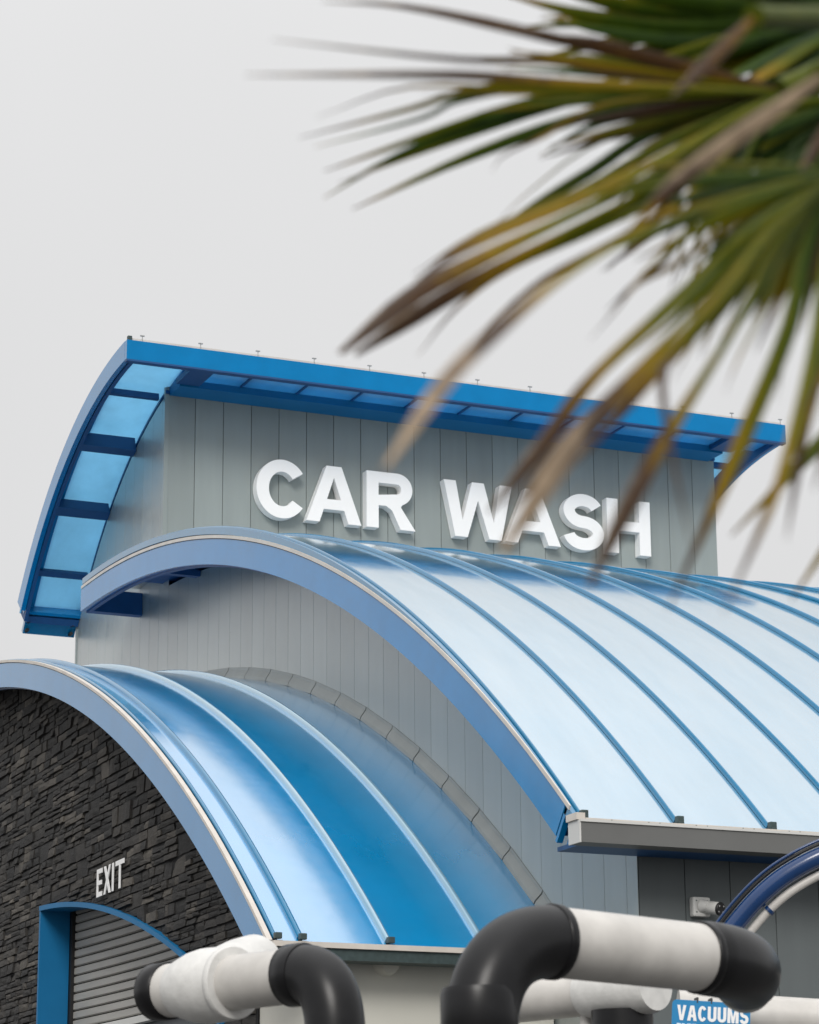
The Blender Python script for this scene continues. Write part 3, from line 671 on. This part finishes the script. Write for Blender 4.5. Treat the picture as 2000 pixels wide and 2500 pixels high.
A0, A1 = dep(1346, 2299, 8.09), dep(1712, 2338, 8.46); dA = (A1 - A0).normalized()
KA = dep(1163, 2279, 7.93); KA = A0 - dA * (A0 - KA).length; DNA = KA - ZAX * 0.30
pa = empty('vacuum_pipe', (KA.x, KA.y, 0)); tag(pa, 'grey white suction pipe between two black elbows, standing before the tall vault eave', 'pipe')
kmesh('straight_pipe', tube_geo([A0 - dA * 0.02, A1 + dA * 0.02], 0.108, 40), 'pvc', pa, True)
el = kmesh('elbow', tube_geo(bend(A0, KA, DNA, 20), 0.1115, 40), 'blackpipe', pa, True)
kmesh('drop_pipe', tube_geo([DNA + ZAX * 0.01, Vector((KA.x, KA.y, 1.0)), Vector((KA.x, KA.y, 0.0))], 0.110, 36), 'blackpipe', pa, True)
kmesh('socket', tube_geo([DNA + ZAX * 0.14, DNA + ZAX * 0.12, DNA - ZAX * 0.02, DNA - ZAX * 0.03], [0.110, 0.1165, 0.1165, 0.110], 36), 'blackpipe', pa, True)
ring_('lip', A0 + dA * 0.004, dA, 0.1165, 0.03, 'blackpipe', pa); ring_('lip', A1 - dA * 0.004, dA, 0.1165, 0.03, 'blackpipe', pa)
away = (ray(1790, 2352).normalized() + Vector((0, 0, -0.10))).normalized()
KB = A1 + dA * 0.195; EB = KB + away * 0.17 - ZAX * 0.012
kmesh('elbow', tube_geo(bend(A1, KB, EB, 16) + [EB + away * 0.1], [0.112] + [0.119] * 17, 40), 'blackpipe', pa, True)
kmesh('return_pipe', tube_geo([EB + away * 0.08, EB + away * 0.45], 0.10, 30), 'pvc', pa, True)

B0, B1 = dep(412, 2419, 9.92), dep(722, 2381, 9.42); dB = (B1 - B0).normalized()
KBb = B1 + dB * 0.21; DNB = KBb - ZAX * 0.21
pb = empty('vacuum_pipe', (KBb.x, KBb.y, 0)); tag(pb, 'white suction pipe with swollen white coupling and black elbow, before the arched roller door', 'pipe')
kmesh('straight_pipe', tube_geo([B0, B1 + dB * 0.02], 0.100, 36), 'pvc', pb, True)
kmesh('end_cap', tube_geo([B0 - dB * 0.10, B0 - dB * 0.095, B0 - dB * 0.075, B0 + dB * 0.01, B0 + dB * 0.012], [0.06, 0.09, 0.107, 0.107, 0.10], 36), 'blackpipe', pb, True)
ca, cb = lerp(B0, B1, 0.10), lerp(B0, B1, 0.52)
kmesh('coupling', tube_geo([ca, ca + dB * 0.03, ca + dB * 0.10, ca + dB * 0.16, cb - dB * 0.05, cb], [0.102, 0.113, 0.132, 0.139, 0.136, 0.126], 40), 'pvcwhite', pb, True)
br = lerp(B0, B1, 0.40); bdir = (ray(600, 2300).normalized() * 0.75 + ZAX * 0.20 + _right * 0.42).normalized()
kmesh('branch', tube_geo([br, br + bdir * 0.10, br + bdir * 0.19, br + bdir * 0.30], [0.12, 0.128, 0.128, 0.118], 36), 'pvcwhite', pb, True)
kmesh('socket', tube_geo([B1 - dB * 0.03, B1 - dB * 0.02, B1 + dB * 0.05, B1 + dB * 0.06], [0.1, 0.112, 0.112, 0.108], 36), 'blackpipe', pb, True)
kmesh('elbow', tube_geo(bend(B1 + dB * 0.04, KBb, DNB, 18), 0.106, 40), 'blackpipe', pb, True)
kmesh('drop_pipe', tube_geo([DNB, Vector((KBb.x, KBb.y, 1.0)), Vector((KBb.x, KBb.y, 0.0))], 0.110, 36), 'blackpipe', pb, True)

ring_('lip', cb - dB * 0.005, dB, 0.134, 0.03, 'pvcwhite', pb)
C0_, C1_ = dep(1215, 2447, 12.0), dep(1436, 2424, 11.6); dC = (C1_ - C0_).normalized()
C2_ = C1_ + dC * 0.40
pc = empty('vacuum_pipe', (C2_.x, C2_.y, 0)); tag(pc, 'white suction pipe seen beneath the grey white pipe, its coupling over a black elbow', 'pipe')
kmesh('straight_pipe', tube_geo([C0_ + dC * 0.06, C1_], 0.100, 32), 'pvc', pc, True)
kmesh('coupling', tube_geo([C1_ - dC * 0.01, C1_ + dC * 0.03, C2_ - dC * 0.03, C2_], [0.104, 0.115, 0.115, 0.104], 32), 'pvcwhite', pc, True)
mC = lerp(C1_, C2_, 0.5)
kmesh('drop_pipe', tube_geo([mC - ZAX * 0.09, Vector((mC.x, mC.y, 1)), Vector((mC.x, mC.y, 0))], 0.135, 32), 'blackpipe', pc, True)
kmesh('support_post', tube_geo([Vector((C1_.x, C1_.y + 0.02, C1_.z - 0.08)), Vector((C1_.x, C1_.y + 0.02, 0))], 0.03, 16), 'pvc', pc, True)

D0, D1 = dep(1655, 2466, 13.0), dep(2080, 2493, 13.0); dD = (D1 - D0).normalized()
pd = empty('vacuum_pipe', (D1.x, D1.y, 0)); tag(pd, 'plain white suction pipe running behind the blue VACUUMS sign', 'pipe')
kmesh('straight_pipe', tube_geo([D0, D1 + dD * 1.6], 0.098, 32), 'pvc', pd, True)
kmesh('support_post', tube_geo([D1 + dD * 1.2, Vector((*(D1 + dD * 1.2).xy, 0))], 0.05, 20), 'pvc', pd, True)

# VACUUMS sign hanging in front of that pipe
s0, s1 = dep(1641, 2462, 12.72), dep(1832, 2474, 12.72)
exv = (s1 - s0).normalized(); eyv = (ZAX - exv * ZAX.dot(exv)).normalized(); ezv = exv.cross(eyv); SW, SHh = (s1 - s0).length, 0.30
sn = empty('vacuums_sign', tuple(lerp(s0, s1, 0.5) - ZAX * SHh)); tag(sn, 'blue round cornered sign with white lettering VACUUMS hung on the white pipe', 'sign')
top_ = 0.044
def rrect(w_, y0, y1, r):
    return arcp(w_ - r, y1 - r, r, r, 0, 90, 6) + arcp(r, y1 - r, r, r, 90, 180, 6) + arcp(r, y0 + r, r, r, 180, 270, 6) + arcp(w_ - r, y0 + r, r, r, 270, 360, 6)
rp = rrect(SW, top_ - SHh, top_, 0.022); k = len(rp)
V = [s0 + exv * x + eyv * y_ + ezv * 0.004 for x, y_ in rp] + [s0 + exv * x + eyv * y_ - ezv * 0.004 for x, y_ in rp]
kmesh('board', (V, [tuple(range(k)), tuple(range(k, 2 * k))[::-1]] + [(i, k + i, k + (i + 1) % k, (i + 1) % k) for i in range(k)]), 'signblue', sn)
x = 0.024; hh = 0.072
for ch, w_ in zip('VACUUMS', (0.044, 0.046, 0.041, 0.042, 0.042, 0.054, 0.042)):
    letter(ch, w_, hh, 0.0145, 0.002, frame_m(s0 + exv * x + eyv * (-0.053) + ezv * 0.0055, exv, eyv, ezv), 'print', sn, 0.0002); x += w_ + 0.0055
x = 0.024
for ch, w_ in zip('FREE', (0.020, 0.022, 0.020, 0.020)):
    letter(ch, w_, 0.045, 0.007, 0.002, frame_m(s0 + exv * x + eyv * (-0.113) + ezv * 0.0055, exv, eyv, ezv), 'print', sn, 0.0002); x += w_ + 0.004
for fx in (0.32, 0.50, 0.86): 
    q = s0 + exv * SW * fx + eyv * (top_ - 0.004); kmesh('clip', tube_geo([q - eyv * 0.006, q + eyv * 0.016, q + eyv * 0.02 - ezv * 0.1], 0.006, 8), 'black', sn)

# blue vacuum arch
ap = [(1692, 2445), (1722, 2375), (1765, 2300), (1800, 2251), (1850, 2194), (1900, 2150), (1950, 2118), (2000, 2093), (2060, 2071), (2130, 2060), (2200, 2062), (2280, 2085), (2350, 2130), (2400, 2190), (2430, 2260)]
AP = [dep(x, y_, 13.15) for x, y_ in ap]
path = [Vector(p) for p in catmull([tuple(p) for p in AP], 4)] if False else AP
def smooth_path(P, n=5):
    P = [P[0] * 2 - P[1]] + P + [P[-1] * 2 - P[-2]]; o_ = []
    for i in range(1, len(P) - 2):
        for k_ in range(n):
            t = k_ / n; a, b, c_, d = P[i - 1:i + 3]; o_.append(0.5 * ((2 * b) + (c_ - a) * t + (2 * a - 5 * b + 4 * c_ - d) * t * t + (3 * b - a - 3 * c_ + d) * t ** 3))
    o_.append(P[-2]); return o_
AP = smooth_path(AP)
def offset(P, dist, a=0, b=None):
    o_ = []; b = b or len(P)
    for i in range(a, b):
        t = (P[min(i + 1, len(P) - 1)] - P[max(i - 1, 0)]).normalized(); nn = (FWD.cross(t)).normalized()
        if nn.z < 0: nn = -nn
        o_.append(P[i] + nn * dist)
    return o_
ar = empty('vacuum_arch', (AP[0].x, AP[0].y, 0)); tag(ar, 'navy blue curved tube arch carrying a thin rail and a white conduit beneath', 'arch')
kmesh('arch_tube', tube_geo(AP, 0.049, 28), 'navy', ar, True)
kmesh('post', tube_geo([AP[0] + ZAX * 0.02, Vector((AP[0].x, AP[0].y, 0))], 0.05, 24), 'navy', ar, True)
kmesh('post', tube_geo([AP[-1], Vector((AP[-1].x + 0.03, AP[-1].y, 0))], 0.05, 24), 'navy', ar, True)
rail = offset(AP, 0.078, 6); kmesh('rail', tube_geo(rail, 0.0075, 12), 'navy', ar, True)
o1 = offset(AP, 0.060, 6)
kmesh('light_strip', tube_geo(o1, 0.008, 8), 'black', ar, True)
kmesh('conduit', tube_geo(offset(AP, -0.082, 8), 0.021, 18), 'pvc', ar, True)
cq = offset(AP, -0.082); ct = offset(AP, -0.045)
for i in (20, 40):
    d_ = (cq[i + 1] - cq[i]).normalized(); kmesh('clamp', tube_geo([cq[i] - d_ * 0.009, cq[i] + d_ * 0.009], 0.029, 18), 'navy', ar, True)

# ------------------------------------------------------------------ fan palm beside the camera
TR = dep(2330, 330, 3.15)                                     # heart of the crown, just outside the frame
PT = empty('palm_tree', (TR.x, TR.y, 0)); tag(PT, 'fan palm with green fronds turning yellow and brown at their ragged tips', 'palm')
tp, tr_ = [], []
for i in range(15):
    f_ = i / 14; tp.append(Vector((TR.x + 0.05 * math.sin(f_ * 3), TR.y, f_ * (TR.z - 0.05)))); tr_.append(0.13 - 0.03 * f_ + 0.012 * (i % 2))
kmesh('trunk', tube_geo(tp, tr_, 18), 'trunk', PT, True)
prg = random.Random(5)
def leaflet(P, wmax, tint, parent, tipless=0.5, wbase=0.5, club=False):
    """P = polyline from the hub to the tip; folded blade, width swelling then tapering to a point"""
    Q = smooth_path([Vector(p) for p in P], 4); n = len(Q); V, Fc, T = [], [], []
    tilt = prg.uniform(-0.55, 0.55); roll_ = prg.uniform(-0.2, 0.2)
    L_ = [0.0]
    for i in range(1, n): L_.append(L_[-1] + (Q[i] - Q[i - 1]).length)
    for i in range(n):
        f_ = L_[i] / L_[-1]; t = (Q[min(i + 1, n - 1)] - Q[max(i - 1, 0)]).normalized()
        view = (Q[i] - CAM).normalized(); side = t.cross(view)
        if side.length < 1e-3: side = t.orthogonal()
        side.normalize(); nrm = side.cross(t).normalized()
        a = tilt + roll_ * f_; s2 = side * math.cos(a) + nrm * math.sin(a); n2 = nrm * math.cos(a) - side * math.sin(a)
        wd = wmax * (wbase + (1 - wbase) * min(1, f_ / 0.3)) * (1 if f_ < tipless else max(0.0, (1 - (f_ - tipless) / (1 - tipless))) ** 0.8) / 2
        if club: wd = wmax / 2 * (0.5 if f_ < 0.5 else 0.5 + 0.5 * min(1, (f_ - 0.5) / 0.25)) * (1 if f_ < 0.88 else max(0.12, (1 - f_) / 0.12) ** 0.6)
        wd = max(wd, wmax * 0.04)
        fold = wd * 0.55
        V += [Q[i] - s2 * wd + n2 * fold * 0.5, Q[i] - n2 * fold * 0.5, Q[i] + s2 * wd + n2 * fold * 0.5]
        for e in (0.14, 0.0, 0.05): T.append(min(1, max(0, tint(f_) + e)))
    for i in range(n - 1):
        for k in range(2): Fc.append((i * 3 + k, i * 3 + k + 1, i * 3 + k + 4, i * 3 + k + 3))
    return keep(mesh('leaflet', V, Fc, 'leaf', None, True, ('tint', T)), parent)
def ramp_t(a, b, c, d=None):
    d = c if d is None else d
    def f(t): return a + (b - a) * t / 0.5 if t < 0.5 else (b + (c - b) * (t - 0.5) / 0.3 if t < 0.8 else c + (d - c) * (t - 0.8) / 0.2)
    return f
TINT = {'g': ramp_t(0.06, 0.16, 0.30, 0.70), 'gd': ramp_t(0.02, 0.05, 0.12, 0.5), 'o': ramp_t(0.18, 0.32, 0.44, 0.78), 'y': ramp_t(0.26, 0.45, 0.60, 0.86), 'gb': ramp_t(0.12, 0.30, 0.60, 0.88),
        'b': ramp_t(0.66, 0.74, 0.80, 0.86), 't': ramp_t(0.24, 0.40, 0.92, 1.0), 'tb': ramp_t(0.22, 0.36, 0.76, 0.82), 'stalk': ramp_t(0.99, 0.95, 0.80, 0.40), 'gbd': ramp_t(0.20, 0.32, 0.76, 0.80), 'gray': ramp_t(0.25, 0.62, 0.86, 0.92), 'gold': ramp_t(0.40, 0.52, 0.62, 0.82)}
def frond(hub, hd, leaflets, petiole=0.018):
    H = dep(*hub, hd)
    o_ = keep(mesh('frond', *tube_geo(smooth_path([TR, lerp(TR, H, 0.5) + ZAX * 0.06, H]), petiole, 10), 'leaf', None, True), PT)
    me = o_.data; a = me.attributes.new('tint', 'FLOAT', 'POINT'); a.data.foreach_set('value', [0.3] * len(me.vertices))
    for pts, wpx, td, tn in leaflets:
        P = [H]; n = len(pts)
        for i, (x, y_) in enumerate(pts): P.append(dep(x, y_, hd + (td - hd) * ((i + 1) / n)))
        leaflet(P, 0.87 * wpx / F_PX * (hd + td) / 2, TINT[tn], o_, 0.8 if tn in ('y', 'gbd', 'stalk') else (0.62 if wpx > 24 else 0.5), 0.5, tn in ('t', 'tb'))
    return o_
def fan(hub, a0, a1, n, l0, l1, w0, w1, d0, d1, tints, sag=0.10):
    """stiff narrow segments round a hub; angles from straight left, growing downwards"""
    o_ = []
    for i in range(n):
        a = math.radians(a0 + (a1 - a0) * (i + prg.uniform(-0.3, 0.3)) / max(1, n - 1)); l = prg.uniform(l0, l1)
        pts = []
        for f_ in (0.35, 0.7, 1.0):
            pts.append((hub[0] - math.cos(a) * l * f_, hub[1] + math.sin(a) * l * f_ + sag * l * f_ * f_ + prg.uniform(-4, 4)))
        if prg.random() < 0.16: pts[-1] = (pts[-1][0] + prg.uniform(-10, 50), pts[-1][1] + prg.uniform(20, 70))       # snapped tip
        o_.append((pts, prg.uniform(w0, w1), prg.uniform(d0, d1), prg.choice(tints)))
    return o_
def twin(leaves, k=0.62):
    """each guide leaf becomes a close pair of narrow segments, as the pleated blade splits"""
    o_ = []
    for pts, w_, d_, tn in leaves:
        o_.append((pts, w_ * k, d_, tn))
        off = w_ * 0.42; q = []
        cut = prg.choice((0, 0, 1)) if len(pts) > 2 else 0
        for i, (x, y_) in enumerate(pts[:len(pts) - cut]):
            f_ = (i + 1) / len(pts); q.append((x + prg.uniform(-6, 6) + 40 * f_ * f_, y_ + off * (0.5 + f_) + prg.uniform(-4, 4)))
        o_.append((q, w_ * k * 0.8, d_ + 0.05, prg.choice((tn, 'gd', 'o', 'g'))))
    return o_
F1 = [([(1290, 77), (990, 16), (787, 4)], 34, 3.1, 'b'), ([(1411, 154), (1127, 146), (665, 97)], 24, 2.7, 'gray'), ([(1412, 203), (1119, 183), (600, 183)], 30, 2.6, 'gray')]
F1 += twin([([(1330, 222), (1006, 212), (774, 286)], 26, 3.0, 'gb'), ([(1330, 205), (1119, 231), (1006, 266), (730, 337)], 40, 3.2, 'o'), ([(1493, 219), (1330, 243), (1087, 316), (791, 418)], 46, 3.4, 'g')], 0.75)
F1 += [([(1450, 240), (1180, 300), (965, 383), (790, 484)], 32, 3.5, 'gd'), ([(1493, 268), (1168, 373), (860, 511)], 36, 3.5, 'g'), ([(1500, 330), (1298, 463), (1190, 570)], 10, 3.3, 'o'),
      ([(1606, 316), (1440, 420), (1298, 505), (1160, 600)], 34, 3.5, 'g'), ([(1640, 340), (1412, 470), (1170, 570), (1010, 670)], 26, 3.0, 'o'),
      ([(1625, 381), (1412, 484), (1160, 590), (1010, 690)], 36, 2.75, 'y'), ([(1640, 402), (1420, 512), (1180, 625), (1010, 715), (828, 862)], 64, 2.75, 'tb'), ([(1650, 425), (1430, 545), (1210, 660), (1060, 745), (868, 866)], 46, 2.85, 'tb'),
      ([(1660, 425), (1440, 545), (1210, 655), (1100, 720)], 30, 3.0, 'g'), ([(1700, 430), (1480, 545), (1250, 650), (1115, 752), (1020, 868)], 26, 3.0, 'gb'), ([(1690, 470), (1500, 590), (1330, 680), (1200, 790), (1100, 905)], 22, 2.6, 'gray'),
      ([(1730, 470), (1570, 590), (1465, 665)], 20, 3.3, 'y'), ([(1660, 590), (1580, 670), (1535, 715)], 18, 3.2, 'b'), ([(1560, 180), (1420, 160), (1240, 118)], 34, 3.2, 'b'), ([(1500, 120), (1350, 95), (1180, 62)], 44, 3.0, 'b'),
      ([(1640, 180), (1500, 150), (1400, 130)], 34, 3.3, 'gold'), ([(1640, 220), (1530, 210), (1440, 195)], 34, 3.3, 'gold'), ([(1300, 130), (1260, 160), (1200, 200)], 12, 3.1, 'o'), ([(1500, 250), (1330, 330), (1230, 380), (1200, 420)], 14, 3.1, 'y')]
F1 += fan((1905, 225), -14, 12, 13, 420, 760, 26, 40, 3.15, 3.4, ('gd', 'gd', 'g', 'o', 'b'), 0.05)
F1 += fan((1905, 225), 10, 40, 10, 330, 560, 18, 27, 3.1, 3.45, ('g', 'o', 'o', 'gb', 'gd'))
F1 += fan((1905, 225), 32, 66, 11, 380, 640, 16, 26, 3.0, 3.4, ('gd', 'g', 'o', 'gb', 'gd'))
frond((1905, 225), 3.1, F1)
F2 = [([(1870, 540), (1720, 660), (1580, 790), (1426, 948), (1330, 1080), (1195, 1250)], 44, 2.3, 'tb'), ([(1890, 560), (1745, 740), (1540, 945), (1410, 1080), (1225, 1350)], 62, 2.0, 't'), ([(1880, 550), (1730, 720), (1530, 930), (1400, 1060), (1240, 1250)], 34, 2.1, 'tb'),
      ([(1900, 600), (1800, 790), (1640, 1050), (1560, 1190), (1440, 1430)], 54, 2.15, 'tb'), ([(1975, 600), (1930, 800), (1830, 1045), (1753, 1222), (1630, 1490)], 58, 2.3, 'gb'),
      ([(2020, 640), (1985, 878), (1905, 1177), (1765, 1500)], 42, 2.2, 'gb'), ([(1860, 570), (1690, 790), (1618, 905), (1635, 1080), (1690, 1345)], 30, 2.2, 'b'),
      ([(1830, 470), (1560, 570), (1380, 670), (1230, 790), (1090, 925), (940, 1140)], 48, 1.9, 't'), ([(1880, 520), (1760, 660), (1650, 775), (1545, 860)], 28, 2.6, 'g'), ([(1990, 650), (1930, 800), (1895, 980)], 15, 2.5, 'b'),
      ([(2050, 650), (2040, 850), (1960, 1010)], 44, 2.3, 'gold'), ([(2030, 640), (2010, 850), (1960, 1010)], 30, 2.35, 'g'), ([(1960, 560), (1850, 720), (1780, 840)], 24, 2.6, 'o'),
      ([(1910, 570), (1770, 740), (1590, 930), (1500, 1030), (1400, 1140)], 26, 2.3, 'gbd'), ([(2090, 700), (2060, 950), (1985, 1200)], 36, 2.3, 'y'),
      ([(1850, 540), (1700, 700), (1520, 860), (1385, 1000), (1280, 1140)], 26, 2.4, 'gb'), ([(2060, 700), (2000, 930), (1960, 1080), (1920, 1320)], 26, 2.3, 'gbd'), ([(1930, 600), (1850, 780), (1800, 880), (1770, 960)], 20, 2.4, 'o'), ([(1870, 560), (1770, 690), (1690, 840), (1640, 930)], 20, 2.45, 'o'),
      ([(1990, 640), (1940, 780), (1870, 930), (1850, 1010)], 18, 2.4, 'b'), ([(1760, 520), (1600, 640), (1500, 760), (1440, 830)], 20, 2.6, 'gb'), ([(1800, 540), (1660, 640), (1560, 690), (1480, 760)], 20, 2.65, 'y')]
F2 += fan((2055, 420), -4, 18, 7, 480, 760, 20, 30, 2.6, 2.9, ('o', 'g', 'gb', 'gd'), 0.06)
F2 += fan((2055, 420), 12, 50, 14, 300, 560, 22, 34, 2.55, 2.75, ('gd', 'g', 'gd', 'o', 'gb'))
F2 += fan((2055, 420), 46, 84, 13, 300, 480, 22, 36, 2.5, 2.7, ('gd', 'g', 'o', 'gb'))
frond((2055, 420), 2.5, F2)
F3 = fan((2090, 40), -22, 14, 20, 520, 860, 36, 54, 3.4, 3.65, ('gd', 'gd', 'g', 'g', 'o'), 0.05)
F3 += fan((2090, 40), 10, 62, 20, 300, 520, 34, 54, 3.4, 3.65, ('gd', 'gd', 'gd', 'o', 'gb'), 0.05)
F3 += [([(1700, 66), (1450, 40), (1210, -20)], 50, 3.4, 'g'), ([(1700, 40), (1480, 5), (1260, -60)], 56, 3.4, 'g'), ([(1700, 92), (1480, 75), (1330, 40)], 44, 3.4, 'gd'), ([(1750, 10), (1500, -40), (1300, -100)], 56, 3.4, 'g')]
frond((2090, 40), 3.6, F3)
F4 = fan((2120, 240), 2, 74, 30, 300, 520, 26, 42, 3.1, 3.4, ('gd', 'gd', 'g', 'o', 'gb'))
frond((2120, 240), 3.3, F4)
# bent dead stalks crossing in front
frond((2010, 185), 2.35, [([(1950, 228), (1860, 292), (1760, 362), (1650, 450), (1540, 560)], 50, 2.3, 'stalk')], 0.013)
frond((1840, 40), 2.6, [([(1780, 100), (1715, 165), (1640, 235)], 46, 2.5, 'b')], 0.012)
frond((2050, 260), 2.6, [([(2000, 340), (1950, 430)], 34, 2.55, 'b')], 0.012)
for k in range(5):                                             # fronds on the far side of the crown, outside the picture
    a = math.radians(-80 + 42 * k); H = TR + _right * math.cos(a) * 0.45 + ZAX * (0.15 + 0.35 * math.sin(a)) + _fh * (0.3 if k % 2 else -0.1)
    px_, py_ = proj(H); hd = (H - CAM).dot(FWD)
    fl_ = [([(px_ + math.cos(a + q * 0.22) * 520, py_ - math.sin(a + q * 0.22) * 520), (px_ + math.cos(a + q * 0.22) * 980, py_ - math.sin(a + q * 0.22) * 980 + 90)], 56, hd + 0.05 * q, 'g') for q in range(-5, 6)]
    frond((px_, py_), hd, fl_)
